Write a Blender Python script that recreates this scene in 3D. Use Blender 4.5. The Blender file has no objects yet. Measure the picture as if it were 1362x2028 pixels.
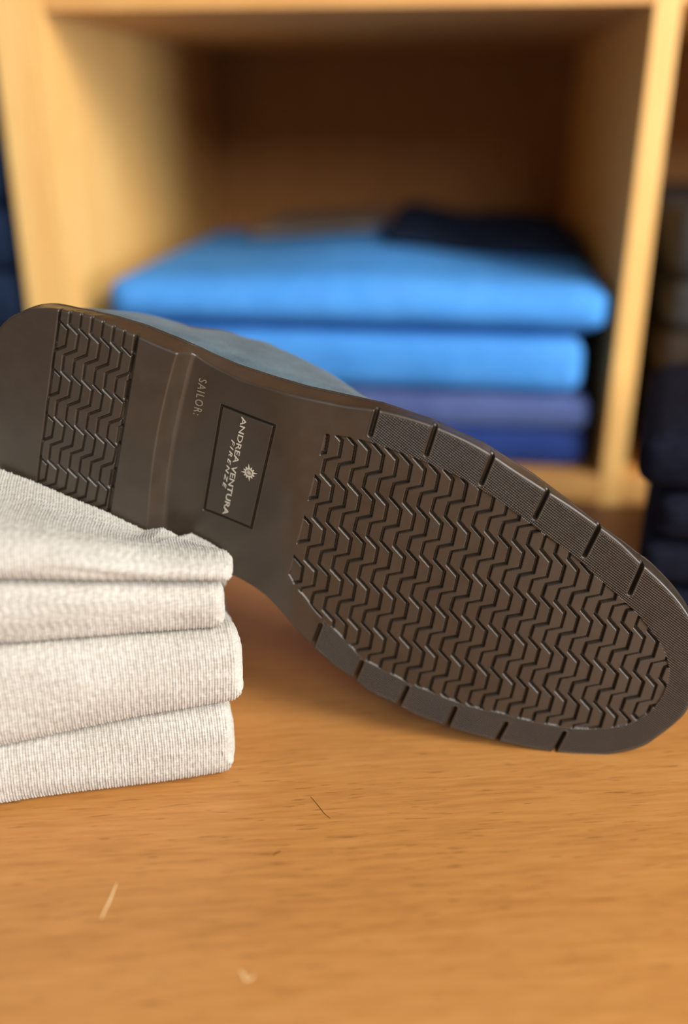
import bpy, math, random
import numpy as np
from mathutils import Vector, Matrix, noise
random.seed(7); rng = np.random.default_rng(7)
SC = bpy.context.scene
COL = SC.collection

# ------------------------------------------------------------------ camera
CAM_H, PITCH, FPX = 0.23, 23.0, 1850.0
cd = bpy.data.cameras.new('camera'); cam = bpy.data.objects.new('camera', cd); COL.objects.link(cam)
cam.location = (0, 0, CAM_H); cam.rotation_euler = (math.radians(90 - PITCH), 0, 0)
cd.sensor_fit = 'VERTICAL'; cd.sensor_height = 36.0; cd.sensor_width = 36.0
cd.lens = FPX / 2028 * 36.0
cd.clip_start = 0.01; cd.clip_end = 30
cd.dof.use_dof = True; cd.dof.focus_distance = 0.340; cd.dof.aperture_fstop = 2.4
SC.camera = cam

# ------------------------------------------------------------------ light
SC.view_settings.view_transform = 'Standard'; SC.view_settings.look = 'None'
SC.view_settings.gamma = 1.0; SC.view_settings.use_curve_mapping = False
SC.view_settings.exposure = -0.08
w = bpy.data.worlds.new('world'); SC.world = w; w.use_nodes = True
w.node_tree.nodes['Background'].inputs[0].default_value = (0.86, 0.93, 1.0, 1)
w.node_tree.nodes['Background'].inputs[1].default_value = 0.20
def area(name, loc, target, size, sy, power, color):
    l = bpy.data.lights.new(name, 'AREA'); l.shape = 'RECTANGLE'; l.size = size; l.size_y = sy
    l.energy = power; l.color = color
    o = bpy.data.objects.new(name, l); COL.objects.link(o); o.location = loc
    o.rotation_euler = (Vector(target) - Vector(loc)).to_track_quat('-Z', 'Y').to_euler()
    return o
area('window_light', (1.15, -0.50, 1.12), (0, 0.45, 0.08), 0.8, 0.7, 37, (1.0, 0.94, 0.84))
area('side_sheen_light', (1.3, -0.28, 0.24), (0, 0.3, 0.08), 0.5, 0.34, 15, (0.84, 0.93, 1.0))  # low cool lamp added to put a sheen on the heel's front face
area('front_fill_light', (0.50, -1.35, 0.95), (0, 0.5, 0.1), 1.0, 0.6, 24, (0.97, 0.98, 1.0))  # fill lamp added in front to brighten sweater fronts and shelf's left wall

# ------------------------------------------------------------------ helpers
def lin(r, g, b):
    f = lambda c: (c / 255 / 12.92) if c / 255 <= 0.04045 else ((c / 255 + 0.055) / 1.055) ** 2.4
    return (f(r), f(g), f(b), 1)
def newmat(name):
    m = bpy.data.materials.new(name); m.use_nodes = True
    return m, m.node_tree, m.node_tree.nodes['Principled BSDF']
def nd(nt, typ, **kw):
    n = nt.nodes.new(typ)
    for k, v in kw.items(): setattr(n, k, v)
    return n
def mth(nt, op, a, b=None, c=None):
    n = nd(nt, 'ShaderNodeMath', operation=op)
    for i, v in enumerate((a, b, c)):
        if v is None: continue
        if hasattr(v, 'links') or isinstance(v, bpy.types.NodeSocket): nt.links.new(v, n.inputs[i])
        else: n.inputs[i].default_value = v
    return n.outputs[0]
def ramp(nt, fac, stops):
    n = nd(nt, 'ShaderNodeValToRGB'); e = n.color_ramp.elements
    while len(e) < len(stops): e.new(0.5)
    for i, (p, c) in enumerate(stops): e[i].position = p; e[i].color = c
    nt.links.new(fac, n.inputs[0]); return n.outputs[0]
def tex_noise(nt, vec, scale, detail=3, rough=0.5):
    n = nd(nt, 'ShaderNodeTexNoise'); n.inputs['Scale'].default_value = scale
    n.inputs['Detail'].default_value = detail; n.inputs['Roughness'].default_value = rough
    nt.links.new(vec, n.inputs['Vector']); return n.outputs['Fac']
def mapping(nt, vec, scale=(1, 1, 1), rot=(0, 0, 0)):
    n = nd(nt, 'ShaderNodeMapping'); n.inputs['Scale'].default_value = scale; n.inputs['Rotation'].default_value = rot
    nt.links.new(vec, n.inputs['Vector']); return n.outputs[0]
def bump(nt, h, dist, strength, bsdf):
    n = nd(nt, 'ShaderNodeBump'); n.inputs['Distance'].default_value = dist; n.inputs['Strength'].default_value = strength
    nt.links.new(h, n.inputs['Height']); nt.links.new(n.outputs[0], bsdf.inputs['Normal'])

def wood(name, dark, mid, light, axis='X', rough=0.42, rotz=0.0, spec=0.4, blotch=1.0):
    m, nt, bs = newmat(name)
    co = nd(nt, 'ShaderNodeTexCoord').outputs['Object']
    sc = {'X': (5, 55, 55), 'Z': (55, 55, 5), 'Y': (55, 5, 55)}[axis]
    v = mapping(nt, mapping(nt, co, (1, 1, 1), (0, 0, rotz)), sc)
    a = tex_noise(nt, v, 1.0, 5, 0.6)
    v2 = mapping(nt, mapping(nt, co, (1, 1, 1), (0, 0, rotz)), tuple(s * 9 for s in sc))
    b = tex_noise(nt, v2, 1.0, 3, 0.6)
    v3 = mapping(nt, mapping(nt, co, (1, 1, 1), (0, 0, rotz)), tuple(s * .22 for s in sc))
    c = tex_noise(nt, v3, 1.0, 2, 0.5)
    mix = mth(nt, 'ADD', mth(nt, 'MULTIPLY', mth(nt, 'ADD', mth(nt, 'MULTIPLY', mth(nt, 'SUBTRACT', a, 0.5), blotch), 0.5), 0.42), mth(nt, 'ADD', mth(nt, 'MULTIPLY', b, 0.30), mth(nt, 'MULTIPLY', mth(nt, 'ADD', mth(nt, 'MULTIPLY', mth(nt, 'SUBTRACT', c, 0.5), blotch), 0.5), 0.28)))
    colr = ramp(nt, mix, [(0.36, dark), (0.5, mid), (0.64, light)])
    # short dark pores of the veneer
    v4 = mapping(nt, mapping(nt, co, (1, 1, 1), (0, 0, rotz)), tuple(s * 22 for s in sc))
    p = tex_noise(nt, v4, 1.0, 1, 0.4)
    pf = ramp(nt, p, [(0.66, (0, 0, 0, 1)), (0.76, (1, 1, 1, 1))])
    mx = nd(nt, 'ShaderNodeMix', data_type='RGBA'); nt.links.new(mth(nt, 'MULTIPLY', pf, 0.5), mx.inputs[0])
    nt.links.new(colr, mx.inputs[6]); mx.inputs[7].default_value = tuple(x * 0.45 for x in dark[:3]) + (1,)
    nt.links.new(mx.outputs[2], bs.inputs['Base Color'])
    bs.inputs['Roughness'].default_value = rough; bs.inputs['Specular IOR Level'].default_value = spec
    bump(nt, b, 0.0002, 0.25, bs)
    return m
def plainmat(name, col, rough=0.6, spec=0.3, nscale=0, nd_=0.0, sheen=0.0, var=0.0):
    m, nt, bs = newmat(name)
    bs.inputs['Base Color'].default_value = col; bs.inputs['Roughness'].default_value = rough
    bs.inputs['Specular IOR Level'].default_value = spec
    bs.inputs['Sheen Weight'].default_value = sheen; bs.inputs['Sheen Roughness'].default_value = 0.5
    co = nd(nt, 'ShaderNodeTexCoord').outputs['Object']
    if var:
        f = tex_noise(nt, co, 60, 4, 0.65)
        c = ramp(nt, f, [(0.3, tuple(x * (1 - var) for x in col[:3]) + (1,)), (0.7, tuple(min(1, x * (1 + var)) for x in col[:3]) + (1,))])
        nt.links.new(c, bs.inputs['Base Color'])
    if nscale: bump(nt, tex_noise(nt, co, nscale, 3, 0.6), nd_, 0.6, bs)
    return m
def knitmat(name, col, col2, pitch=0, row=0, depth=0.0, scale=250, sheen=0.0):
    m, nt, bs = newmat(name)
    tc = nd(nt, 'ShaderNodeTexCoord'); co = tc.outputs['Object']
    f1 = tex_noise(nt, mapping(nt, co, (1, 1, 3)), scale, 4, 0.7); f2 = tex_noise(nt, co, 22, 3, 0.6)
    f = mth(nt, 'ADD', mth(nt, 'MULTIPLY', f1, 0.65), mth(nt, 'MULTIPLY', f2, 0.35))
    nt.links.new(ramp(nt, f, [(0.38, col), (0.62, col2)]), bs.inputs['Base Color'])
    bs.inputs['Roughness'].default_value = 0.95; bs.inputs['Specular IOR Level'].default_value = 0.1
    bs.inputs['Sheen Weight'].default_value = sheen; bs.inputs['Sheen Roughness'].default_value = 0.6
    bump(nt, tex_noise(nt, co, 1400, 2, 0.6), 0.0003, 0.6, bs)
    return m

M = {}
M['table'] = wood('table_wood', lin(154, 100, 48), lin(182, 124, 64), lin(198, 142, 80), 'X', 0.40, -0.09, blotch=0.35)
M['shelf_v'] = wood('shelf_wood_upright', lin(236, 176, 98), lin(244, 190, 114), lin(248, 206, 132), 'Z', 0.5)
M['shelf_h'] = wood('shelf_wood_board', lin(206, 146, 80), lin(218, 160, 92), lin(228, 174, 104), 'X', 0.5)
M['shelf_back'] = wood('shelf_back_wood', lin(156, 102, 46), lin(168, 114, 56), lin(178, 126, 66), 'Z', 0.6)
M['knit'] = knitmat('oatmeal_knit', lin(170, 162, 150), lin(202, 196, 186), scale=420, sheen=0.15)
M['blue'] = knitmat('bright_blue_knit', lin(68, 140, 216), lin(86, 158, 232), scale=120)
M['slate'] = knitmat('slate_violet_knit', lin(74, 88, 138), lin(92, 106, 156), scale=120)
M['royal'] = knitmat('deep_blue_knit', lin(40, 60, 122), lin(52, 74, 140), scale=120)
M['navy'] = knitmat('navy_knit', lin(18, 19, 30), lin(28, 30, 44), scale=120)
M['navyblue'] = knitmat('dark_blue_knit', lin(24, 36, 58), lin(34, 48, 72), scale=120)
M['charcoal'] = knitmat('charcoal_knit', lin(50, 48, 48), lin(64, 62, 60), scale=120)
M['umber'] = knitmat('dark_brown_knit', lin(46, 38, 31), lin(60, 50, 42), scale=120)
M['taupe'] = knitmat('taupe_knit', lin(120, 112, 106), lin(140, 132, 124), scale=120)
M['suede'] = plainmat('blue_grey_suede', lin(80, 94, 102), 0.95, 0.1, 900, 0.0004, 0.1, 0.28)
M['lining'] = plainmat('tan_leather_lining', lin(150, 112, 76), 0.6, 0.3)
M['letter'] = plainmat('glint_lettering', lin(196, 186, 168), 0.35, 0.8)  # pale colour paints in the highlights on the brown rubber letters
M['faint'] = plainmat('faint_glint_lettering', lin(128, 116, 100), 0.35, 0.7)  # weaker highlight painted into the colour
M['floor'] = plainmat('floor_tile', lin(120, 110, 98), 0.6, 0.3, var=0.1)
M['wall'] = plainmat('wall_paint', lin(196, 186, 170), 0.8, 0.2, var=0.03)
M['scratch'] = plainmat('pale_scratch', lin(226, 192, 142), 0.6, 0.2)
M['fibre'] = plainmat('dark_fibre', lin(84, 48, 24), 0.8, 0.1)

def solemat():
    m, nt, bs = newmat('brown_rubber')
    co = nd(nt, 'ShaderNodeTexCoord').outputs['Object']
    f = tex_noise(nt, co, 70, 4, 0.6)
    nt.links.new(ramp(nt, f, [(0.3, lin(50, 40, 31)), (0.7, lin(58, 47, 36))]), bs.inputs['Base Color'])
    bs.inputs['Roughness'].default_value = 0.42; bs.inputs['Specular IOR Level'].default_value = 0.65
    rg = ramp(nt, tex_noise(nt, co, 160, 3, 0.6), [(0.3, (0.30,) * 3 + (1,)), (0.7, (0.42,) * 3 + (1,))])
    nt.links.new(rg, bs.inputs['Roughness'])
    uv = nd(nt, 'ShaderNodeUVMap', uv_map='sole').outputs[0]
    sx = nd(nt, 'ShaderNodeSeparateXYZ'); nt.links.new(uv, sx.inputs[0])
    k = 2 * math.pi / 0.80
    # diamond cross-hatch of the rim (coordinates in millimetres)
    p = mth(nt, 'SINE', mth(nt, 'MULTIPLY', mth(nt, 'ADD', mth(nt, 'MULTIPLY', sx.outputs[0], 0.78), mth(nt, 'MULTIPLY', sx.outputs[1], 0.62)), k))
    q = mth(nt, 'SINE', mth(nt, 'MULTIPLY', mth(nt, 'SUBTRACT', mth(nt, 'MULTIPLY', sx.outputs[1], 0.80), mth(nt, 'MULTIPLY', sx.outputs[0], 0.60)), k))
    at = nd(nt, 'ShaderNodeAttribute', attribute_name='rim')
    h = mth(nt, 'MULTIPLY', mth(nt, 'ADD', p, q), at.outputs['Fac'])
    g = tex_noise(nt, co, 2500, 2, 0.5)
    hh = mth(nt, 'ADD', mth(nt, 'MULTIPLY', h, 0.5), mth(nt, 'MULTIPLY', g, 0.03))
    bump(nt, hh, 0.0005, 1.0, bs)
    return m
M['sole'] = solemat()

def meshobj(name, V, F, mat, parent=None, smooth=True, uv=None, uvname='UVMap'):
    me = bpy.data.meshes.new(name)
    V = np.asarray(V, dtype=np.float32)
    if isinstance(F, np.ndarray):
        n = len(F)
        me.vertices.add(len(V)); me.vertices.foreach_set('co', V.ravel())
        me.loops.add(F.size); me.loops.foreach_set('vertex_index', F.astype(np.int32).ravel())
        me.polygons.add(n); me.polygons.foreach_set('loop_start', np.arange(0, F.size, F.shape[1], dtype=np.int32))
        me.update(calc_edges=True)
    else:
        me.from_pydata([tuple(map(float, v)) for v in V], [], [tuple(map(int, f)) for f in F])
    if uv is not None:
        l = me.uv_layers.new(name=uvname)
        idx = np.zeros(len(me.loops), dtype=np.int32); me.loops.foreach_get('vertex_index', idx)
        l.data.foreach_set('uv', np.asarray(uv, dtype=np.float32)[idx].ravel())
    me.polygons.foreach_set('use_smooth', [smooth] * len(me.polygons))
    me.validate(); me.update()
    me.materials.append(mat)
    o = bpy.data.objects.new(name, me); COL.objects.link(o)
    if parent: o.parent = parent
    return o
def tag(o, label=None, cat=None, group=None, kind=None):
    if label: o['label'] = label
    if cat: o['category'] = cat
    if group: o['group'] = group
    if kind: o['kind'] = kind
    return o
def empty(name, loc=(0, 0, 0), rz=0):
    o = bpy.data.objects.new(name, None); COL.objects.link(o); o.location = loc; o.rotation_euler = (0, 0, rz)
    o.empty_display_size = 0.05; return o
def boxes(name, lst, mat, parent=None, bev=0.0008):
    V, F = [], []
    for (x0, x1, y0, y1, z0, z1) in lst:
        k = len(V)
        V += [(x, y, z) for x in (x0, x1) for y in (y0, y1) for z in (z0, z1)]
        F += [tuple(k + i for i in f) for f in ((0, 1, 3, 2), (4, 6, 7, 5), (0, 4, 5, 1), (2, 3, 7, 6), (0, 2, 6, 4), (1, 5, 7, 3))]
    o = meshobj(name, V, F, mat, parent, False)
    if bev:
        b = o.modifiers.new('bevel', 'BEVEL'); b.width = bev; b.segments = 2
    return o

# ------------------------------------------------------------------ the room
def quadbox(name, b, mat):
    o = boxes(name, [b], mat, None, 0); o['kind'] = 'structure'; return o
quadbox('floor', (-2.5, 2.5, -1.8, 1.5, -0.80, -0.76), M['floor'])
quadbox('wall_back', (-2.5, 2.5, 1.40, 1.44, -0.76, 1.7), M['wall'])

# ------------------------------------------------------------------ table
TB = 0.5535
table = empty('display_table', (0, 0.12, -0.76))
tag(table, 'light brown beech veneer table top the shoe and oatmeal sweaters stand on', 'table')
tt = boxes('tabletop', [(-0.75, 0.75, -0.47, TB - 0.12, 0.735, 0.76)], M['table'], table, 0.0015)
for sx in (-0.68, 0.68):
    for sy in (-0.40, 0.37):
        boxes('leg', [(sx - .025, sx + .025, sy - .025, sy + .025, 0.0, 0.735)], M['table'], table, 0.002)
def sliver(name, pts, wd, mat, parent, off):
    # a thin raised strip lying on the table
    V, F = [], []
    n = len(pts)
    for i, (x, y) in enumerate(pts):
        a = pts[max(0, i - 1)]; b = pts[min(n - 1, i + 1)]
        d = Vector((b[0] - a[0], b[1] - a[1])).normalized(); nn = Vector((-d.y, d.x))
        ww = wd * (0.25 + 0.75 * math.sin(math.pi * (i + 0.5) / n)) / 2
        for s_, z in ((-1, 0), (-.5, 1), (.5, 1), (1, 0)):
            V.append((x + nn.x * ww * s_ - off[0], y + nn.y * ww * s_ - off[1], 0.0001 * z - off[2] + 0.00002))
    for i in range(n - 1):
        for k in range(3):
            F.append((i * 4 + k, i * 4 + k + 1, i * 4 + 5 + k, i * 4 + 4 + k))
    return meshobj(name, V, F, mat, parent)
TO = (0, 0.12, -0.76)
sliver('scratch', [(-.0740, .2325), (-.0743, .2290), (-.0746, .2250), (-.0752, .2215), (-.0755, .2180)], 0.0007, M['scratch'], table, TO)
sliver('scratch', [(-.0305, .1990), (-.0292, .1975), (-.0282, .1955), (-.0270, .1962), (-.0262, .1972)], 0.0009, M['scratch'], table, TO)
sliver('scratch', [(-.0122, .2745), (-.0095, .2700), (-.0070, .2655), (-.0048, .2630)], 0.0003, M['fibre'], table, TO)
sliver('scratch', [(-.0240, .2450), (-.0230, .2462), (-.0215, .2470)], 0.0004, M['fibre'], table, TO)

# ------------------------------------------------------------------ shelf unit (yawed 7 degrees)
PSI = math.radians(-7)
ZF, ZC, BT = -0.0125, 0.292, 0.0205
shelf = empty('shelf_unit', (0, 0.66, -0.76), PSI)
tag(shelf, 'light wood open shelf unit with upright dividers behind the shoe', 'shelf')
def sb(x0, x1, y0, y1, z0, z1): return (x0, x1, y0, y1, z0 + 0.76, z1 + 0.76)
DEP = 0.45
LP0, LP1, RP0, RP1 = -0.2335, -0.197, 0.1885, 0.2045
XL, XR = -0.62, 0.60
boxes('upright', [sb(LP0, (LP0 + LP1) / 2 - .0002, 0, DEP, -0.7, 0.60)], M['shelf_v'], shelf)
boxes('upright', [sb((LP0 + LP1) / 2 + .0002, LP1, 0, DEP, -0.7, 0.60)], M['shelf_v'], shelf)
boxes('upright', [sb(RP0, RP1, 0, DEP, -0.7, 0.60)], M['shelf_v'], shelf)
boxes('upright', [sb(XL - .018, XL, 0, DEP, -0.7, 0.60)], M['shelf_v'], shelf)
boxes('upright', [sb(XR, XR + .018, 0, DEP, -0.7, 0.60)], M['shelf_v'], shelf)
for (a, b) in ((XL, LP0), (LP1, RP0), (RP1, XR)):
    for zt in (ZF, ZC + BT, 0.60, -0.36, -0.68):
        boxes('shelf_board', [sb(a + .0003, b - .0003, 0.0005, DEP - .0005, zt - BT, zt)], M['shelf_h'], shelf)
    boxes('back_panel', [sb(a + .0003, b - .0003, DEP - .012, DEP, -0.6795, 0.5795)], M['shelf_h'] if a == RP1 else M['shelf_back'], shelf, 0)  # lighter wood on the right bay's panel stands in for its brighter light
boxes('plinth', [sb(XL - .018, XR + .018, 0.03, DEP - .03, -0.76, -0.7005)], M['shelf_h'], shelf)

# ------------------------------------------------------------------ folded garments
def folded(name, mat, x0, x1, y0, y1, zb, zt, loc, rz, ry=0.009, rx=0.007, nx=90, nf=14, ny=24, p=2.6, wob=0.0008,
           seed=0, xs=None, knit=None, post=None, ysh=None):
    """a folded garment: a soft slab whose fold faces the front (-y); zb, zt are functions of (x, y)"""
    if xs is None: xs = np.linspace(x0, x1, nx)
    xs = np.unique(np.concatenate([xs, x1 - rx * (1 - np.sin(np.linspace(0, math.pi / 2, 14))), x0 + rx * (1 - np.sin(np.linspace(0, math.pi / 2, 10)))]))
    # loop parameters: (yparam, side) around the slab
    loop = []
    for a in np.linspace(-90, 90, nf): loop.append(('f', math.radians(a)))
    for t in np.linspace(0, 1, ny)[1:-1]: loop.append(('t', t ** 1.6))
    for a in np.linspace(90, -90, 9): loop.append(('b', math.radians(a)))
    for t in np.linspace(1, 0, ny)[1:-1]: loop.append(('u', t))
    nl = len(loop); V = np.zeros((len(xs), nl, 3)); UV = np.zeros((len(xs), nl, 2))
    q = 2 / p
    for i, x in enumerate(xs):
        e = 1.0
        if x > x1 - rx: e = max(0.0, 1 - ((x - (x1 - rx)) / rx) ** 2.4) ** (1 / 2.4)
        elif x < x0 + rx: e = max(0.0, 1 - (((x0 + rx) - x) / rx) ** 2.4) ** (1 / 2.4)
        e = 0.001 + 0.999 * e
        inset = (1 - e) * ry * 1.1
        sh = ysh(x) if ysh else 0
        arc = 0; prev = None
        for j, (k, t) in enumerate(loop):
            if k == 'f':
                y = y0 + ry - ry * abs(math.cos(t)) ** q; s = math.copysign(abs(math.sin(t)) ** q, t)
            elif k == 't': y = y0 + ry + (y1 - y0 - 2 * ry) * t; s = 1
            elif k == 'b': y = y1 - ry + ry * abs(math.cos(t)) ** q; s = math.copysign(abs(math.sin(t)) ** q, t)
            else: y = y0 + ry + (y1 - y0 - 2 * ry) * t; s = -1
            yy = min(max(y, y0 + inset), y1 - inset) + sh
            b, tp = zb(x, yy), zt(x, yy); mid = (b + tp) / 2; hh = (tp - b) / 2 * e
            z = mid + hh * s
            if wob:
                nv = noise.noise(Vector((x * 22 + seed * 7.3, y * 22, s * 1.2)))
                nw = noise.noise(Vector((x * 60 + seed * 3.1, y * 40 + 9, s * 2.2)))
                yy += wob * (1.6 * nv + 0.5 * nw) * (1 if abs(s) < 1 else .3)
            V[i, j] = (x, yy, z)
            if prev is not None: arc += math.hypot(yy - prev[0], z - prev[1])
            prev = (yy, z); UV[i, j] = (x, arc)
    if knit: V = knit(V, UV)
    if post: V = post(V)
    ni = len(xs)
    idx = np.arange(ni * nl).reshape(ni, nl)
    a = idx[:-1]; b = idx[1:]
    F = np.stack([a, b, np.roll(b, -1, 1), np.roll(a, -1, 1)], -1).reshape(-1, 4)
    Vf = V.reshape(-1, 3)
    me = bpy.data.meshes.new(name)
    loops = F.ravel().astype(np.int32)
    starts = (np.arange(len(F)) * 4).astype(np.int32)
    me.vertices.add(len(Vf)); me.vertices.foreach_set('co', Vf.astype(np.float32).ravel())
    me.loops.add(len(loops)); me.loops.foreach_set('vertex_index', loops)
    me.polygons.add(len(starts)); me.polygons.foreach_set('loop_start', starts)
    me.update(calc_edges=True); me.validate()
    me.polygons.foreach_set('use_smooth', [True] * len(me.polygons)); me.materials.append(mat)
    o = bpy.data.objects.new(name, me); COL.objects.link(o); o.location = loc; o.rotation_euler = (0, 0, rz)
    return o

# garments standing in the shelf (local axes of the shelf)
SL = (0, 0.66, 0)
def cst(v): return lambda x, y: v
def mound(base, amp, c, wd): return lambda x, y: base + amp * math.exp(-((x - c) / wd) ** 2)
def shelf_garment(name, mat, x0, x1, y0, y1, zb, zt, label, group=None, **kw):
    zb = zb if callable(zb) else cst(zb); zt = zt if callable(zt) else cst(zt)
    o = folded(name, mat, x0, x1, y0, y1, zb, zt, SL, PSI, **kw)
    tag(o, label, 'sweater', group); return o
G1 = 'folded sweaters on the middle shelf'
eps = 0.0006
z1, z2, z3 = 0.0165, 0.045, 0.0885
def topz(x, y):
    return 0.1235 + 0.010 * math.exp(-((x - 0.005) / 0.085) ** 2) * min(1, max(0, y) / .12 + .25) - 0.0 * y
shelf_garment('folded_sweater', M['royal'], -0.165, 0.177, 0.012, 0.31, ZF + .0003, z1, 'deep royal blue folded sweater at the bottom of the blue stack on the middle shelf', G1, seed=1, rx=.012)
shelf_garment('folded_sweater', M['slate'], -0.168, 0.178, 0.010, 0.31, z1 + eps, z2 - .002, 'dusty violet blue folded sweater, second from the bottom of the stack on the middle shelf', G1, seed=2, rx=.012)
shelf_garment('folded_sweater', M['blue'], -0.165, 0.170, 0.006, 0.31, z2, z3 - .002, 'bright sky blue folded sweater directly under the topmost bright blue one', G1, seed=3, rx=.014, ry=.014)
shelf_garment('folded_sweater', M['blue'], -0.176, 0.184, -0.002, 0.32, z3 + eps, topz, 'topmost bright sky blue folded sweater with bulging rounded right end', G1, seed=4, rx=.024, ry=.024, p=2.0)
shelf_garment('folded_sweater', M['navyblue'], 0.015, 0.178, 0.12, 0.36, lambda x, y: topz(x, y) + .0015, lambda x, y: topz(x, y) + .004 + .011 * min(1, max(0, (y - .10) / .12)) + .002 * math.sin(x * 60), 'dark navy folded knit lying on the back right of the bright blue sweater', G1, seed=5, rx=.02, ry=.015, p=2.0)
shelf_garment('folded_sweater', M['taupe'], -0.115, 0.005, 0.20, 0.38, lambda x, y: topz(x, y) + .0015, lambda x, y: topz(x, y) + .008 + .001 * math.sin(x * 40), 'small grey taupe folded knit on top at the back left of the bright blue sweater', G1, seed=6, rx=.02, ry=.015, p=2.0)
G2 = 'dark folded sweaters in the right compartment'
zz = [ZF + .0003, 0.0176, 0.0558, 0.0907, 0.1259, 0.172]
rl = ['dark brown folded sweater at the bottom of the right compartment stack', 'dark brown folded sweater second from the bottom in the right compartment',
      'dark brown folded sweater in the middle of the right compartment stack', 'charcoal folded sweater second from the top in the right compartment',
      'charcoal grey folded sweater on top of the right compartment stack']
for i in range(5):
    shelf_garment('folded_sweater', M['umber'] if i < 3 else M['charcoal'], 0.222 + .002 * (i % 2), 0.55, 0.012, 0.32, zz[i] + (eps if i else 0), zz[i + 1], rl[i], G2, seed=20 + i, ry=.012, rx=.012, nx=50)
G3 = 'dark blue folded sweaters in the left compartment'
ll = ['bottom', 'second', 'third', 'fourth', 'fifth', 'topmost']
zl = np.linspace(ZF + .0003, 0.262, 7)
tx = ['dark blue folded sweater lowest in the left compartment stack', 'dark blue folded sweater second from the bottom in the left compartment', 'dark blue folded sweater third from the bottom in the left compartment',
      'dark blue folded sweater third from the top in the left compartment', 'dark blue folded sweater second from the top in the left compartment', 'dark blue folded sweater on top of the left compartment stack']
for i in range(6):
    shelf_garment('folded_sweater', M['navyblue'], -0.57, -0.2405, 0.004, 0.31, float(zl[i]) + (eps if i else 0), float(zl[i + 1]), tx[i], G3, seed=30 + i, ry=.012, rx=.006, nx=50)

# navy knitwear on the table, behind the toe
G4 = 'navy folded knitwear on the table behind the toe'
nz = [0.0003, 0.022, 0.046, 0.070, 0.101]
nxl = [0.143, 0.137, 0.141, 0.131]
nl_ = ['black navy folded knit at the bottom of the table stack behind the toe', 'black navy folded knit second from the bottom of the table stack behind the toe',
       'black navy folded knit just under the topmost one behind the toe', 'topmost black navy folded knit of the table stack behind the toe']
for i in range(4):
    o = folded('folded_sweater', M['navy'], nxl[i] - .133, 0.135, -0.004 + .002 * (i % 2), 0.145, cst(nz[i] + (eps if i else 0)), cst(nz[i + 1]) if i < 3 else (lambda x, y: 0.098 + 0.008 * min(1, x / .05)), (.136, .402, 0), math.radians(-19), ry=.012, rx=.013, nx=50, seed=40 + i, p=2.2)
    tag(o, nl_[i], 'sweater', G4)

# ------------------------------------------------------------------ the sole: pose of its ground plane
th = math.radians(PITCH); cth, sth = math.cos(th), math.sin(th)
CAMP = np.array([0, 0, CAM_H])
def ray(p): return np.array([(p[0] - 681) / FPX, cth - sth * (p[1] - 1014) / FPX, -sth - cth * (p[1] - 1014) / FPX])
aa, bb = math.radians(8), math.radians(2)
e1 = np.array([math.cos(aa), -math.sin(aa), 0.0])
back = np.array([math.sin(aa), math.cos(aa), 0.0])
nrm = -back * math.cos(bb) + np.array([0, 0, 1.0]) * math.sin(bb)
e2 = np.cross(nrm, e1)
if e2[2] > 0: e2 = -e2
T = ray((1150, 1498)); P0 = CAMP + T * (CAM_H / -T[2])
def bp0(p, h):
    r = ray(p); t = (h - (CAMP - P0) @ nrm) / (r @ nrm); q = CAMP + r * t - P0
    return np.array([q @ e1, q @ e2])
U0 = bp0((-36, 800), 0)[0]
O3 = P0 + e1 * U0                      # origin: heel end on the sole plane
def bph(p, h): u, v = bp0(p, h); return np.array([u - U0, v])
S_ = lambda t: np.clip(t, 0, 1) ** 2 * (3 - 2 * np.clip(t, 0, 1))
HB = 0.0090
ULEN = bph((1388, 1320), 0)[0]
UB = bph((350, 870), 0)[0]; UF = bph((600, 1000), 0)[0]
U1 = ULEN * 0.70
def Bs(u):
    u = np.asarray(u, dtype=float)
    return -HB * (1 - S_((u - UB) / (UF - UB))) - 0.006 * np.clip((u - U1) / (ULEN - U1), 0, 2) ** 2
def bps(p, off=0.0):
    h = 0.0
    for _ in range(8): h = float(Bs(bph(p, h)[0])) + off
    return bph(p, h)
heel_pts = lambda L: np.array([bph(p, 0) for p in L])
fore_pts = lambda L: np.array([bps(p) for p in L])

def spline(P, closed, n=8):
    P = np.asarray(P); N = len(P); out = []
    rngi = range(N) if closed else range(N - 1)
    for i in rngi:
        g = lambda k: P[k % N] if closed else P[min(max(k, 0), N - 1)]
        p0, p1, p2, p3 = g(i - 1), g(i), g(i + 1), g(i + 2)
        for t in np.arange(n) / n:
            out.append(0.5 * ((2 * p1) + (-p0 + p2) * t + (2 * p0 - 5 * p1 + 4 * p2 - p3) * t * t + (-p0 + 3 * p1 - 3 * p2 + p3) * t ** 3))
    if not closed: out.append(P[-1])
    return np.array(out)

top_heel = [(-36, 800), (-34, 740), (-24, 685), (-6, 650), (22, 626), (58, 614), (90, 611), (117, 613), (138, 617), (159, 621), (185, 628), (226, 646), (270, 664), (310, 682), (352, 699)]
top_fore = [(385, 700), (419, 723), (477, 752), (536, 770), (610, 788), (683, 803), (745, 811), (800, 824), (850, 840), (912, 866), (967, 896), (1018, 930), (1074, 966), (1129, 1001), (1181, 1038), (1229, 1075), (1269, 1114), (1313, 1155), (1350, 1197), (1378, 1245), (1388, 1300), (1380, 1360), (1362, 1407), (1341, 1431), (1307, 1458), (1273, 1480), (1222, 1494), (1171, 1498), (1103, 1492), (1042, 1482), (978, 1468), (930, 1456), (883, 1441), (824, 1419), (783, 1397), (736, 1375), (698, 1347), (655, 1316), (619, 1284), (589, 1252), (560, 1217), (525, 1180), (480, 1150), (440, 1132), (400, 1114), (360, 1098), (326, 1086)]
bot_heel = [(290, 1066), (250, 1056), (206, 1040), (164, 1023), (117, 1001), (68, 980), (29, 956), (0, 935), (-20, 900), (-32, 855)]
OUT = np.vstack([heel_pts(top_heel), fore_pts(top_fore), heel_pts(bot_heel)])
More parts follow.
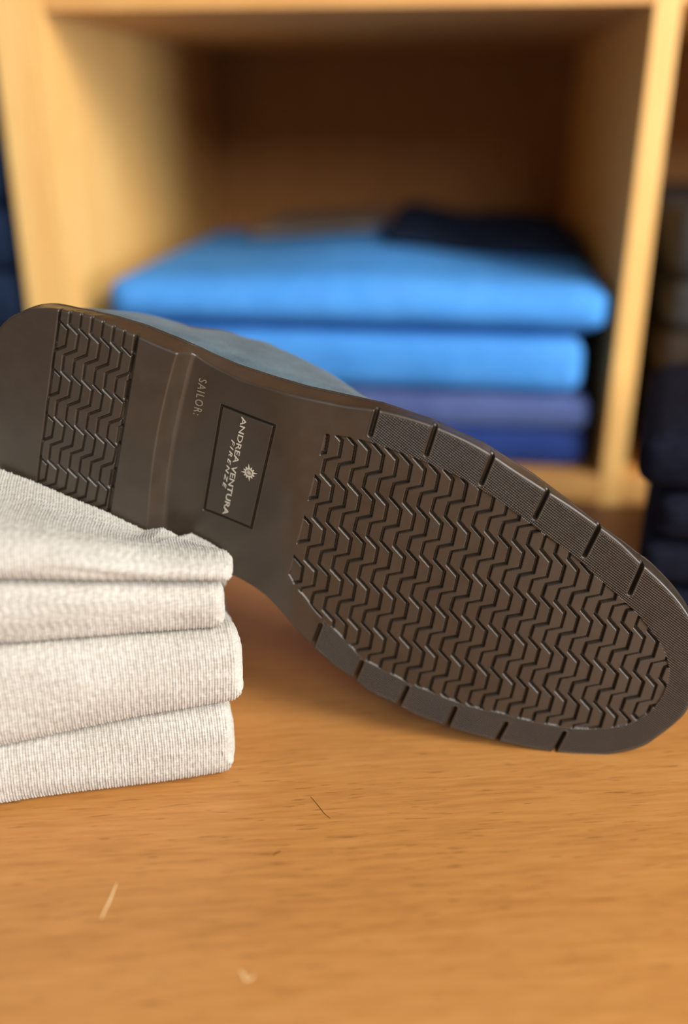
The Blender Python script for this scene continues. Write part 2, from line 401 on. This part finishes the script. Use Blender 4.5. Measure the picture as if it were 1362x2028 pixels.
OUT = spline(OUT, True, 8)
inner = [(645, 860), (698, 868), (736, 878), (786, 895), (842, 916), (877, 931), (926, 955), (982, 989), (1037, 1028), (1081, 1062), (1118, 1088), (1150, 1114), (1181, 1143), (1225, 1182), (1262, 1218), (1290, 1252), (1314, 1290), (1324, 1330), (1314, 1372), (1292, 1404), (1264, 1424), (1229, 1438), (1161, 1444), (1104, 1438), (1042, 1426), (998, 1414), (934, 1400), (900, 1389), (857, 1372), (810, 1353), (771, 1333), (748, 1321), (716, 1302), (686, 1271), (660, 1245), (628, 1214), (604, 1183), (586, 1162), (572, 1138)]
INN = spline(fore_pts(inner), False, 5)          # closed by the straight left edge

def seg_dist(P, A, B):
    """distance of points P (n,2) to segments A-B (m,2)"""
    best = np.full(len(P), 1e9)
    for a, b in zip(A, B):
        d = b - a; L = d @ d
        if L < 1e-16: continue
        t = np.clip(((P - a) @ d) / L, 0, 1)
        q = P - a - t[:, None] * d
        best = np.minimum(best, (q * q).sum(1))
    return np.sqrt(best)
def inside(P, poly):
    c = np.zeros(len(P), bool); x, y = P[:, 0], P[:, 1]
    a = poly; b = np.roll(poly, -1, 0)
    for (x1, y1), (x2, y2) in zip(a, b):
        if y1 == y2: continue
        m = ((y1 > y) != (y2 > y)); c ^= m & (x < (x2 - x1) * (y - y1) / (y2 - y1) + x1)
    return c
def sdf(P, poly):
    d = seg_dist(P, poly, np.roll(poly, -1, 0)); return np.where(inside(P, poly), d, -d)

# zig-zag tread: one period traced, then repeated in the sole's own coordinates
def tread(trace, spacing, project):
    """trace: 4 corners of one period + first corner of the next; spacing: two matching corners and how many grooves lie between"""
    W = np.array([project(p) for p in trace]); per = W[-1] - W[0]
    ax = per / np.linalg.norm(per); ex = np.array([ax[1], -ax[0]])
    if ex[0] < 0: ex = -ex
    a, b, k = spacing; S = (project(b) - project(a)) @ ex / k
    PR = np.linalg.norm(per); org = W[0]
    loc = np.array([[(q - org) @ ex, (q - org) @ ax] for q in W])
    loc[-1] = (loc[0][0], PR)
    # matching corners do not lie on one row: rows slide a little from groove to groove
    slip = (project(b) - project(a)) @ ax / k
    return dict(ex=ex, ax=ax, S=S, PR=PR, org=org, loc=loc, slip=slip)
z3_ = lambda x, y: (560 + x / 3.405, 780 + y / 3.405)
z1_ = lambda x, y: (x / 3.405, 580 + y / 3.405)
TF = tread([z3_(490, 350), z3_(470, 462), z3_(375, 482), z3_(355, 572), z3_(428, 655)], (z3_(490, 350), z3_(1240, 612), 8), bps)
TH = tread([z1_(600, 310), z1_(580, 422), z1_(500, 452), z1_(487, 560), z1_(550, 625)], (z1_(600, 310), z1_(888, 432), 4), lambda p: bph(p, 0))
def tread_eval(P, T, phase=0):
    q = P - T['org']; a = q @ T['ex']; b = q @ T['ax']
    S, PR = T['S'], T['PR']; k0 = np.round(a / S)
    best = np.full(len(P), 1e9)
    xs = np.append(T['loc'][:, 0], 0)[:-1]; ys = T['loc'][:, 1]
    for dk in (-2, -1, 0, 1, 2, 3):
        k = k0 + dk; aa_ = a - k * S; bb_ = b - k * T['slip']; bb_ = bb_ - np.floor(bb_ / PR) * PR
        Q = np.stack([aa_, bb_], 1)
        for sh in (-PR, 0, PR):
            L = np.stack([xs, ys + sh], 1)
            best = np.minimum(best, seg_dist(Q, L[:-1], L[1:]))
    # strip index: number of grooves left of the point
    n = np.full(len(P), -1e9)
    for dk in (-2, -1, 0, 1, 2, 3, 4):
        k = k0 + dk; bb_ = b - k * T['slip']; bb_ = bb_ - np.floor(bb_ / PR) * PR
        gx = k * S + np.interp(bb_, ys, xs)
        n = np.where(a >= gx, np.maximum(n, k), n)
    return best, (n + phase) % 2

def capsule(P, a, b, r):
    return seg_dist(P, np.array([a]), np.array([b])) - r
notch_up = [((748, 806), (733, 861)), ((864, 838), (844, 900)), ((979, 894), (953, 957)), ((1088, 966), (1059, 1025)), ((1188, 1040), (1157, 1100)), ((1275, 1112), (1247, 1175))]
notch_dn = [((634, 1238), (612, 1296)), ((716, 1312), (696, 1358)), ((806, 1362), (784, 1408)), ((901, 1403), (880, 1450)), ((1002, 1433), (976, 1480)), ((1117, 1452), (1090, 1502))]
NOT = [(fore_pts([a, b]), 1) for a, b in notch_up] + [(fore_pts([a, b]), 1) for a, b in notch_dn]
BOX = fore_pts([(439, 803), (543, 843), (497, 1046), (404, 1009)])
L1T, L1B = heel_pts([(118, 600), (65, 1000)]); L2T, L2B = heel_pts([(275, 640), (206, 1065)])
BA = heel_pts([(354, 690), (332, 771), (311, 859), (300, 947), (291, 1060)])
BBm = np.array([bph(p, -HB) for p in [(384, 690), (360, 786), (343, 859), (331, 947), (324, 1060)]])
pa = np.polyfit(BA[:, 1], BA[:, 0], 2); pb = np.polyfit(BBm[:, 1], BBm[:, 0], 2)
line_u = lambda A, B, v: A[0] + (B[0] - A[0]) * (v - A[1]) / (B[1] - A[1])
OUTC = OUT[::2]
OUTs = OUT

def relief(P):
    """height of the sole surface above its plane, and the mask of the cross-hatched rim"""
    u, v = P[:, 0], P[:, 1]
    base = Bs(u)
    ua, ub = np.polyval(pa, v), np.polyval(pb, v)
    heelm = u < ua
    tt_ = np.clip((u - ua) / (ub - ua), 0, 1)
    base = np.where(u < ub, -HB * tt_ - 0.0, np.where(u < ub + .03, np.minimum(base, 0), base))
    h = base.copy()
    fil = np.clip(1 - np.abs(u - ub) / 0.0018, 0, 1); h += fil ** 2 * 0.0007          # small fillet at the foot of the breast
    rr = np.clip(1 - np.abs(u - ua) / 0.0007, 0, 1); h -= rr ** 2 * 0.0003
    dout = sdf(P, OUTs)
    r = 0.0010; dd = np.clip(dout, 0, r); h -= (r - np.sqrt(np.maximum(r * r - (r - dd) ** 2, 0)))
    # heel tip, slightly worn away
    l1 = line_u(L1T, L1B, v); l2 = line_u(L2T, L2B, v)
    h -= np.where(u < l1, np.clip((l1 - u) * 0.06, 0, 0.003) + 0.0001, 0)
    # forefoot tread
    poly = INN
    din = np.full(len(P), -1.0); cand = (u > poly[:, 0].min() - .002) & (u < poly[:, 0].max() + .002)
    din[cand] = sdf(P[cand], poly)
    m = np.clip(din / 0.00025 + .5, 0, 1); c2 = m > 0
    dg, par = tread_eval(P[c2], TF, 0)
    g = 1 - S_((dg - 0.00038) / 0.00026)
    rec = np.where(par > 0.5, 0.0006, 0.0) 
    dep = np.maximum(g * 0.0024, rec)
    h[c2] -= dep * m[c2]
    # heel tread
    c3 = (u > l1) & (u < l2); mm = np.clip(np.minimum(u - l1, l2 - u)[c3] / 0.0003, 0, 1)
    dg, par = tread_eval(P[c3], TH, 0)
    g = 1 - S_((dg - 0.00024) / 0.00030)
    h[c3] -= np.maximum(g * 0.0016, np.where(par > 0.5, 0.0004, 0.0)) * mm
    h -= (1 - S_((np.abs(u - l2) - 0.0005) / 0.0004)) * 0.0017
    h -= (1 - S_((np.abs(u - l1 - .0004) - 0.0002) / 0.0004)) * 0.0011
    # slots in the rim
    for (ab, w_) in NOT:
        d = np.full(len(P), 1.0); c = np.abs(P - ab.mean(0)).max(1) < 0.012
        if not c.any(): continue
        d[c] = capsule(P[c], ab[0], ab[1], 0.0)
        h -= (1 - S_((d - 0.0005) / 0.00045)) * 0.0036
        h += np.clip(1 - np.abs(d - 0.00115) / 0.0004, 0, 1) * 0.00012
    # engraved frame of the maker's panel
    c = (np.abs(P - BOX.mean(0)) < np.array([0.03, 0.04])).all(1)
    d = seg_dist(P[c], BOX, np.roll(BOX, -1, 0))
    h[c] -= (1 - S_((d - 0.00022) / 0.0003)) * 0.0014
    h[c] += np.clip(1 - np.abs(d - 0.0007) / 0.0004, 0, 1) * 0.00010
    # rim mask
    n1 = NOT[0][0]; n2 = NOT[6][0]
    lu = np.where(v < (n1[:, 1].mean() + n2[:, 1].mean()) / 2, line_u(n1[0], n1[1], v) + .0008, line_u(n2[0], n2[1], v) + .0008)
    rim = np.clip((dout - 0.0012) / .0006, 0, 1) * np.clip(-din / .0006, 0, 1) * (u > lu)
    for (ab, w_) in NOT:
        c = np.abs(P - ab.mean(0)).max(1) < 0.012
        d = capsule(P[c], ab[0], ab[1], 0.0); rim[c] *= np.clip((d - 0.0014) / .0004, 0, 1)
    return h, rim, dout
def to3(P, h): return O3 + P[:, :1] * e1 + P[:, 1:2] * e2 + np.asarray(h)[:, None] * nrm

shoe = empty('shoe', tuple(O3 + e1 * 0.14 + back * 0.05 + np.array([0, 0, -0.05])))
tag(shoe, 'blue grey suede shoe on its side, dark brown zigzag sole, heel on oatmeal sweaters', 'shoe')
SL3 = np.array(shoe.location)

step = 0.00020
u0, v0 = OUT.min(0) - 2 * step; u1_, v1_ = OUT.max(0) + 2 * step
nu, nv_ = int((u1_ - u0) / step) + 1, int((v1_ - v0) / step) + 1
gu, gv = np.meshgrid(u0 + np.arange(nu) * step, v0 + np.arange(nv_) * step, indexing='ij')
GP = np.stack([gu.ravel(), gv.ravel()], 1)
ins = inside(GP, OUT).reshape(nu, nv_)
q = ins[:-1, :-1] | ins[1:, :-1] | ins[:-1, 1:] | ins[1:, 1:]
idx = np.arange(nu * nv_).reshape(nu, nv_)
F = np.stack([idx[:-1, :-1][q], idx[1:, :-1][q], idx[1:, 1:][q], idx[:-1, 1:][q]], 1)
used = np.unique(F); remap = np.full(nu * nv_, -1); remap[used] = np.arange(len(used))
F = remap[F]; PP = GP[used].copy(); insu = ins.ravel()[used]
# pull the outermost points onto the outline
oi = np.where(~insu)[0]
bestd = np.full(len(oi), 1e9); bestp = PP[oi].copy()
for a, b in zip(OUT, np.roll(OUT, -1, 0)):
    d = b - a; L = d @ d
    if L < 1e-16: continue
    t = np.clip(((PP[oi] - a) @ d) / L, 0, 1); qq = a + t[:, None] * d; ds = ((PP[oi] - qq) ** 2).sum(1)
    mk = ds < bestd; bestd[mk] = ds[mk]; bestp[mk] = qq[mk]
PP[oi] = bestp
hh, rim, _ = relief(PP)
X3 = to3(PP, hh) - SL3
# orientation so that the faces look out of the sole
tri = X3[F[0]]; nn = np.cross(tri[1] - tri[0], tri[2] - tri[0])
if nn @ nrm < 0: F = F[:, ::-1]
outsole = meshobj('outsole', X3, F, M['sole'], shoe, True, PP * 1000, 'sole')
at = outsole.data.attributes.new('rim', 'FLOAT', 'POINT'); at.data.foreach_set('value', rim.astype(np.float32))
outsole['label'] = 'dark brown rubber outsole with zigzag tread, heel block and slotted rim'

# side wall of the sole
ring = OUT[::1]
dense = []
for a, b in zip(ring, np.roll(ring, -1, 0)):
    n = max(1, int(np.linalg.norm(b - a) / 0.0004))
    for t in range(n): dense.append(a + (b - a) * t / n)
dense = np.array(dense)
k = 12
tang = np.roll(dense, -k, 0) - np.roll(dense, k, 0); tang /= np.linalg.norm(tang, axis=1)[:, None]
outn = np.stack([tang[:, 1], -tang[:, 0]], 1)
cen = dense.mean(0)
if ((dense - cen) * outn).sum() < 0: outn = -outn
hr, _, _ = relief(dense - outn * 0.00002)
du = dense[:, 0]
def DEPTH(u): return np.interp(u, [0, .08, .13, .19, .25, .28], [.0165, .0165, .0135, .0115, .0145, .0175])
silh = [(29, 612), (59, 606), (117, 604), (176, 611), (235, 625), (291, 642), (359, 669), (427, 701), (472, 720), (542, 743), (610, 763), (683, 779), (760, 796), (854, 828), (960, 876), (1055, 936), (1118, 983), (1184, 1035), (1265, 1108)]
def edge_v(u, top=True):
    a = OUT; b = np.roll(OUT, -1, 0); c = (a[:, 0] - u) * (b[:, 0] - u) <= 0; c &= a[:, 0] != b[:, 0]
    v = a[c, 1] + (b[c, 1] - a[c, 1]) * (u - a[c, 0]) / (b[c, 0] - a[c, 0])
    return v.min() if top else v.max()
SB = []
for p_ in silh:
    q_ = bph(p_, -.015)
    for _ in range(4): q_ = bph(p_, -float(DEPTH(q_[0])))
    SB.append(q_)
SB = np.array(SB)
_uu = np.linspace(0.001, ULEN - .001, 160)
_vt = np.array([edge_v(u) for u in _uu]); _vb = np.array([edge_v(u, False) for u in _uu]); _vm = (_vt + _vb) / 2
vt_ = np.interp(du, _uu, _vt); istop = dense[:, 1] < np.interp(du, _uu, _vm)
dv = np.interp(du, SB[:, 0], SB[:, 1]) - vt_
fade = np.clip((du - SB[1, 0]) / .02, 0, 1) * np.clip((SB[-1, 0] + .004 - du) / .02, 0, 1)
lat = np.where(istop, dv * fade, 0.0)                     # sideways shift of the welt edge, measured in the sole plane
outer = np.where(istop, 0.0005 * (1 - fade), 0.0008)
rows = []
Dp = DEPTH(du)
wv = np.array([0.0, 1.0])
for (f, o_) in ((0.0, 0.0), (0.05, 0.03), (0.15, 0.15), (0.35, 0.4), (0.6, .75), (0.74, .93), (0.78, .94), (0.80, .94 - 1j), (0.83, .95 - 1j), (0.85, .96), (0.97, 1.0), (1.0, 1 - .6j), (1.0, 1 - 4j)):
    o_ = complex(o_)
    tgt = hr * (1 - f) - Dp * f
    P_ = dense + wv * (lat * o_.real)[:, None] + outn * ((outer * o_.real) + o_.imag * 0.0008)[:, None]
    rows.append(to3(P_, tgt) - SL3)
R = len(rows); N = len(dense)
V = np.concatenate(rows); ix = np.arange(R * N).reshape(R, N)
F2 = np.stack([ix[:-1], np.roll(ix, -1, 1)[:-1], np.roll(ix, -1, 1)[1:], ix[1:]], -1).reshape(-1, 4)
t3 = V[F2[N // 3]]; cc = np.cross(t3[1] - t3[0], t3[2] - t3[0])
o2 = outn[N // 3]; 
if cc @ (e1 * o2[0] + e2 * o2[1]) < 0: F2 = F2[:, ::-1]
sw = meshobj('sole_side', V, F2, M['sole'], shoe, True)

# lettering on the shank
def letters(name, txt, pa_, pb_, size, mat, parent, ext=0.00018, off=0.00005, shear=0, space=1.0, wid=1.0):
    A, B = bps(pa_), bps(pb_)
    cu = bpy.data.curves.new(name, 'FONT'); cu.body = txt; cu.size = 1.0; cu.extrude = 0.0; cu.space_character = space; cu.shear = shear
    cu.offset = 0.004 if mat is M['letter'] else 0.0
    cu.resolution_u = 4
    ob = bpy.data.objects.new(name, cu); COL.objects.link(ob)
    bpy.context.view_layer.update()
    me = bpy.data.meshes.new_from_object(ob.evaluated_get(bpy.context.evaluated_depsgraph_get()))
    bpy.data.objects.remove(ob)
    co = np.zeros(len(me.vertices) * 3); me.vertices.foreach_get('co', co); co = co.reshape(-1, 3)
    mn, mx_ = co.min(0), co.max(0)
    L = np.linalg.norm(B - A); d = (B - A) / L; up = np.array([-d[1], d[0]])
    if up[0] < 0: up = -up
    X = (co[:, 0] - mn[0]) / (mx_[0] - mn[0]) * L; Y = ((co[:, 1] - mn[1]) / (mx_[1] - mn[1]) - .5) * size
    P = A + X[:, None] * d + Y[:, None] * up
    hb = Bs(P[:, 0])
    nvx = len(co)
    top = to3(P, hb + off + ext) - SL3; bot = to3(P, hb - 0.0001) - SL3
    faces = [tuple(p.vertices) for p in me.polygons]
    from collections import Counter
    ed = Counter()
    for f in faces:
        for i in range(len(f)): ed[(f[i], f[(i + 1) % len(f)])] += 1
    side = [(a, b, b + nvx, a + nvx) for (a, b) in ed if (b, a) not in ed]
    o = meshobj(name, np.vstack([top, bot]), faces + side, mat, parent, False)
    bpy.data.meshes.remove(me); return o
l = letters('maker_name', 'ANDREA VENTURA', (483.5, 827), (445.5, 1019), 0.0021, M['letter'], outsole); l['label'] = 'shiny raised capitals reading ANDREA VENTURA'
l = letters('city_name', 'FIRENZE', (462, 872), (443.5, 966), 0.0014, M['letter'], outsole, shear=0.3, space=1.5); l['label'] = 'shiny small italic capitals reading FIRENZE'
l = letters('model_lettering', 'SAILOR:', (402, 751), (390, 822), 0.0031, M['faint'], outsole, ext=0.0001, space=1.25); l['label'] = 'faint raised capitals reading SAILOR'
def emblem(c, R):
    C0 = bps(c); V = []; Fc = []
    def prism(pts):
        k = len(V); n = len(pts); P = np.array(pts); hb = Bs(P[:, 0])
        for x in to3(P, hb + 0.00022) - SL3: V.append(x)
        for x in to3(P, hb - 0.0001) - SL3: V.append(x)
        Fc.append(tuple(range(k, k + n)))
        for i in range(n): Fc.append((k + i, k + (i + 1) % n, k + n + (i + 1) % n, k + n + i))
    def pol(r, a): return C0 + r * np.array([math.cos(a), math.sin(a)])
    n = 40
    for i in range(n):
        a, b = 2 * math.pi * i / n, 2 * math.pi * (i + 1) / n
        prism([pol(R * .55, a), pol(R * .76, a), pol(R * .76, b), pol(R * .55, b)])
    for i in range(12):
        a = 2 * math.pi * i / 12; big = 1.45 if i % 3 == 0 else 1.08
        wd_ = 0.17
        prism([pol(R * .72, a - wd_), pol(R * .9, a - wd_ * .8), pol(R * big, a), pol(R * .9, a + wd_ * .8), pol(R * .72, a + wd_)])
    for i in range(6):
        a = math.pi * i / 6
        d = np.array([math.cos(a), math.sin(a)]); q_ = np.array([-d[1], d[0]]) * R * .035
        prism([C0 - d * R * .5 - q_, C0 + d * R * .5 - q_, C0 + d * R * .5 + q_, C0 - d * R * .5 + q_])
    o = meshobj('emblem', V, Fc, M['letter'], outsole, False); o['label'] = 'small shiny sunburst emblem'
emblem((493, 936), 0.0023)

# ------------------------------------------------------------------ upper, going back from the sole
us = np.linspace(0.004, ULEN - 0.004, 80)
def edges_at(u): return edge_v(u), edge_v(u, False)
HU = np.interp(us / ULEN, [0, 0.04, 0.15, 0.30, 0.45, 0.62, 0.80, 0.93, 1.0], [0.030, 0.050, 0.060, 0.066, 0.062, 0.050, 0.036, 0.026, 0.016])
INS = np.interp(us, [0, .02, .038, .053, .065, .081, .095, .109, .123, .133, .142, .17, .22, .27], [.014, .009, .0072, .0044, .0030, -.0025, -.0065, -.0038, -.0003, .0040, .0095, .017, .016, .010])
vsmooth = np.interp(us, SB[:, 0], SB[:, 1])
NA = 44
def upper_grid(inset):
    G = np.zeros((len(us), NA, 3))
    for i, u in enumerate(us):
        vt, vb = edges_at(u)
        D = float(DEPTH(u)); H = HU[i] - inset
        w0 = vsmooth[i] if SB[2, 0] < u < SB[-1, 0] - .01 else vt + .005
        t0, b0 = max(w0, vt - .004) + .0012 + inset, vb - .0015 - inset
        t1, b1 = vt + INS[i] + inset, vb - inset - float(np.interp(u, [0, .05, .09, .13, .2, .27], [.006, .002, -.008, -.002, .004, .008]))
        if b0 - t0 < .004: m_ = (t0 + b0) / 2; t0, b0 = m_ - .002, m_ + .002
        if b1 - t1 < .003: m_ = (t1 + b1) / 2; t1, b1 = m_ - .0015, m_ + .0015
        pe = 3.6
        for j in range(NA):
            a = math.pi * j / (NA - 1)
            cx = abs(math.cos(a)) ** (2 / pe); sy = abs(math.sin(a)) ** (2 / pe)
            k_ = float(S_(sy / .75))
            tt0, bb0 = t0 + (t1 - t0) * k_, b0 + (b1 - b0) * k_
            c = (tt0 + bb0) / 2; hw = (bb0 - tt0) / 2
            v = c - hw * cx if a < math.pi / 2 else c + hw * cx
            G[i, j] = to3(np.array([[u, v]]), np.array([-(D - 0.001) - H * sy]))[0] - SL3
    return G
def open_half(i):
    t = us[i] / ULEN
    return max(0, 1 - ((t - 0.26) / 0.20) ** 2) ** .5 * 7.0
G = upper_grid(0)
V = G.reshape(-1, 3); ix = np.arange(len(us) * NA).reshape(len(us), NA); Fu = []; rimE = []
mid = (NA - 1) / 2
for i in range(len(us) - 1):
    for j in range(NA - 1):
        if abs(j + .5 - mid) < min(open_half(i), open_half(i + 1)): continue
        Fu.append((ix[i, j], ix[i + 1, j], ix[i + 1, j + 1], ix[i, j + 1]))
Fu.append(tuple(ix[0, ::-1])); Fu.append(tuple(ix[-1]))
up = meshobj('upper', V, Fu, M['suede'], shoe)
so = up.modifiers.new('thick', 'SOLIDIFY'); so.thickness = 0.002; so.offset = -1
up['label'] = 'blue grey suede upper'
Gi = upper_grid(0.0035)
Vi = Gi.reshape(-1, 3); Fi = []
for i in range(1, len(us) - 2):
    for j in range(NA - 1):
        if abs(j + .5 - mid) < min(open_half(i), open_half(i + 1)): continue
        Fi.append((ix[i, j], ix[i + 1, j], ix[i + 1, j + 1], ix[i, j + 1]))
ln = meshobj('lining', Vi, Fi, M['lining'], shoe)
# padded collar round the opening
cp = []
sel = [i for i in range(len(us)) if open_half(i) > 0.3]
for i in sel: cp.append(G[i, int(round(mid - open_half(i)))])
for i in reversed(sel): cp.append(G[i, int(round(mid + open_half(i)))])
def tube(name, pts, r, mat, parent, closed=True):
    pts = spline(np.array(pts), closed, 3); n = len(pts); V = []; F_ = []
    for i in range(n):
        t = pts[(i + 1) % n] - pts[i - 1]; t = t / (np.linalg.norm(t) + 1e-9)
        a = np.cross(t, nrm); a /= np.linalg.norm(a) + 1e-9; b = np.cross(t, a)
        for k in range(8): V.append(pts[i] + r * (math.cos(k * math.pi / 4) * a + math.sin(k * math.pi / 4) * b))
    for i in range(n if closed else n - 1):
        for k in range(8): F_.append((i * 8 + k, i * 8 + (k + 1) % 8, ((i + 1) % n) * 8 + (k + 1) % 8, ((i + 1) % n) * 8 + k))
    return meshobj(name, V, F_, mat, parent)
tube('collar', cp, 0.0028, M['suede'], shoe)

# ------------------------------------------------------------------ the oatmeal sweaters under the heel
C0 = Vector((-0.0406, 0.2839, 0.0)); YAW = math.atan2(0.2839 - 0.2659, 0.1232 - 0.0406)
cy, sy_ = math.cos(YAW), math.sin(YAW)
low = OUT[(OUT[:, 1] > np.interp(OUT[:, 0], [0, ULEN], [edges_at(.01)[0] + .03, edges_at(ULEN - .01)[0] + .03]))]
ulow = np.linspace(0.001, ULEN - 0.001, 120); vlow = np.array([edges_at(u)[1] for u in ulow])
bl = np.where(ulow < UB, 0, Bs(ulow))
zlow = to3(np.stack([ulow, vlow], 1), bl)[:, 2]
PN = nrm
TOPX = [-0.30, -0.14, -0.122, -0.10, -0.085, -0.070, -0.058, -0.04]
TOPZ = [0.108, 0.108, 0.107, 0.1025, 0.0985, 0.0945, 0.0925, 0.0905]
def plane_hit(p, h):
    r = ray(p); t = (h - (CAMP - P0) @ nrm) / (r @ nrm); return CAMP + r * t
sil_ = [plane_hit(p, h) for p, h in (((0, 925), 0), ((65, 949), 0), ((150, 986), 0), ((210, 1010), 0), ((250, 1030), 0), ((288, 1048), 0), ((300, 1044), -.001), ((325, 1036), -.003), ((350, 1040), -.006), ((380, 1054), -HB), ((440, 1082), -HB), ((463, 1098), -HB))]
SX = [-0.3, -0.15] + [q_[0] for q_ in sil_]; SZ = [.119, .119] + [q_[2] for q_ in sil_]
def press(V):
    X = V[..., 0] * cy - V[..., 1] * sy_ + C0.x; Y = V[..., 0] * sy_ + V[..., 1] * cy + C0.y; Z = V[..., 2]
    W = np.stack([X, Y, Z], -1) - O3
    dist = W @ nrm; u = W @ e1
    hs = np.interp(u, ulow, bl)
    zf = np.interp(X, TOPX, TOPZ)
    gapd = dist - hs                                   # how far in front of the sole
    t = S_(1 - gapd / np.maximum(gapd + np.maximum(V[..., 1] - .008, 0), 1e-4)) * (V[..., 1] > .008)
    t = np.where(gapd < 0, 1, t)
    R1 = 1 + (np.interp(X, SX, SZ) / zf - 1) * t
    cap = np.interp(u, ulow, zlow) - 0.0015
    k = np.clip((0.0015 - gapd) / 0.002, 0, 1); k = np.where((u > -0.004) & (u < ULEN), k, 0)
    cap = cap - np.interp(u, [.03, .05, .075, .11, .14], [0, .001, .009, .008, .003]) * np.clip((-.008 - gapd) / .004, 0, 1)
    R2 = np.minimum(R1, cap / zf)
    V = V.copy(); V[..., 2] = Z * (R1 + (R2 - R1) * k)
    return V
def lf(a, b):       # value b at the right end (x=0), a at x=-0.0845
    return lambda x, y: b + (a - b) * min(max(-x / 0.0845, -0.1), 1.6)
def knit_rib(V, UV):
    # stockinette: columns of small v stitches raised from the cloth
    dx = np.gradient(V, axis=0); dl = (np.roll(V, -1, 1) - np.roll(V, 1, 1))
    n = np.cross(dl, dx); ln_ = np.linalg.norm(n, axis=-1, keepdims=True); n = n / np.maximum(ln_, 1e-12)
    cm = V.mean(axis=1, keepdims=True); sgn = np.sign(((V - cm) * n)[..., 1:].sum()); n = n * sgn
    p = 0.00098; rw = 0.00068
    uu = (UV[..., 0] + 0.00025 * np.sin(UV[..., 1] * 180)) / p; fr = uu - np.floor(uu) - .5
    ph = UV[..., 1] / rw + np.abs(fr) * 1.3
    h = (1 - (2 * np.abs(fr)) ** 3.2) * (0.74 + 0.26 * np.cos(2 * np.pi * ph))
    # some unevenness of the yarn
    h = h * (1 + 0.25 * np.sin(uu * 2.1 + np.sin(UV[..., 1] * 900) * 1.2))
    return V + n * (h * 0.00046 * np.clip((UV[..., 0] + 0.174) / 0.012, 0, 1))[..., None]
xs_d = np.unique(np.concatenate([np.linspace(-0.30, -0.176, 24), np.arange(-0.175, 0.006, 0.000163)]))
s01, s12, s23, s34 = lf(0.0252, 0.0325), lf(0.0655, 0.0628), lf(0.0905, 0.0815), None
def top1(x, y):
    X = x * cy - y * sy_ + C0.x
    return float(np.interp(X, TOPX, TOPZ))
G5 = 'oatmeal folded sweaters under the heel'
defs = [
    (0.0005, cst(0.0003), lambda x, y: s01(x, y) - .0004, 0.0000, 'oatmeal grey folded knit sweater at the bottom of the front stack', 0.006, 0.0),
    (0.0050, lambda x, y: s01(x, y) + .0004, lambda x, y: s12(x, y) - .0004, -0.0012, 'oatmeal grey folded knit sweater second from bottom of front stack, sticking out rightmost', 0.004, 1.2),
    (0.0000, lambda x, y: s12(x, y) + .0004, lambda x, y: s23(x, y) - .0004, 0.0008, 'thin oatmeal grey folded knit sweater just under the topmost one of the front stack', 0.0025, 2.3),
    (0.0035, lambda x, y: s23(x, y) + .0004, top1, 0.0000, 'topmost oatmeal grey folded knit sweater, pressed down by the shoe heel', 0.0005, 3.7)]
def yloop(nf): return nf
for i, (xr, zb, zt, yo, lab, gap, sd) in enumerate(defs):
    xs_i = xs_d[xs_d < xr - 1e-5]
    o = folded('folded_sweater', M['knit'], -0.30, xr, yo, 0.26, zb, zt, tuple(C0), YAW, ry=(0.010 if i < 3 else 0.014), rx=0.005, nf=(190 if i != 2 else 150), ny=(16 if i < 3 else 210),
               p=2.7, wob=0.0007, seed=50 + i, xs=xs_i, knit=knit_rib, post=press)
    tag(o, lab, 'sweater', G5)
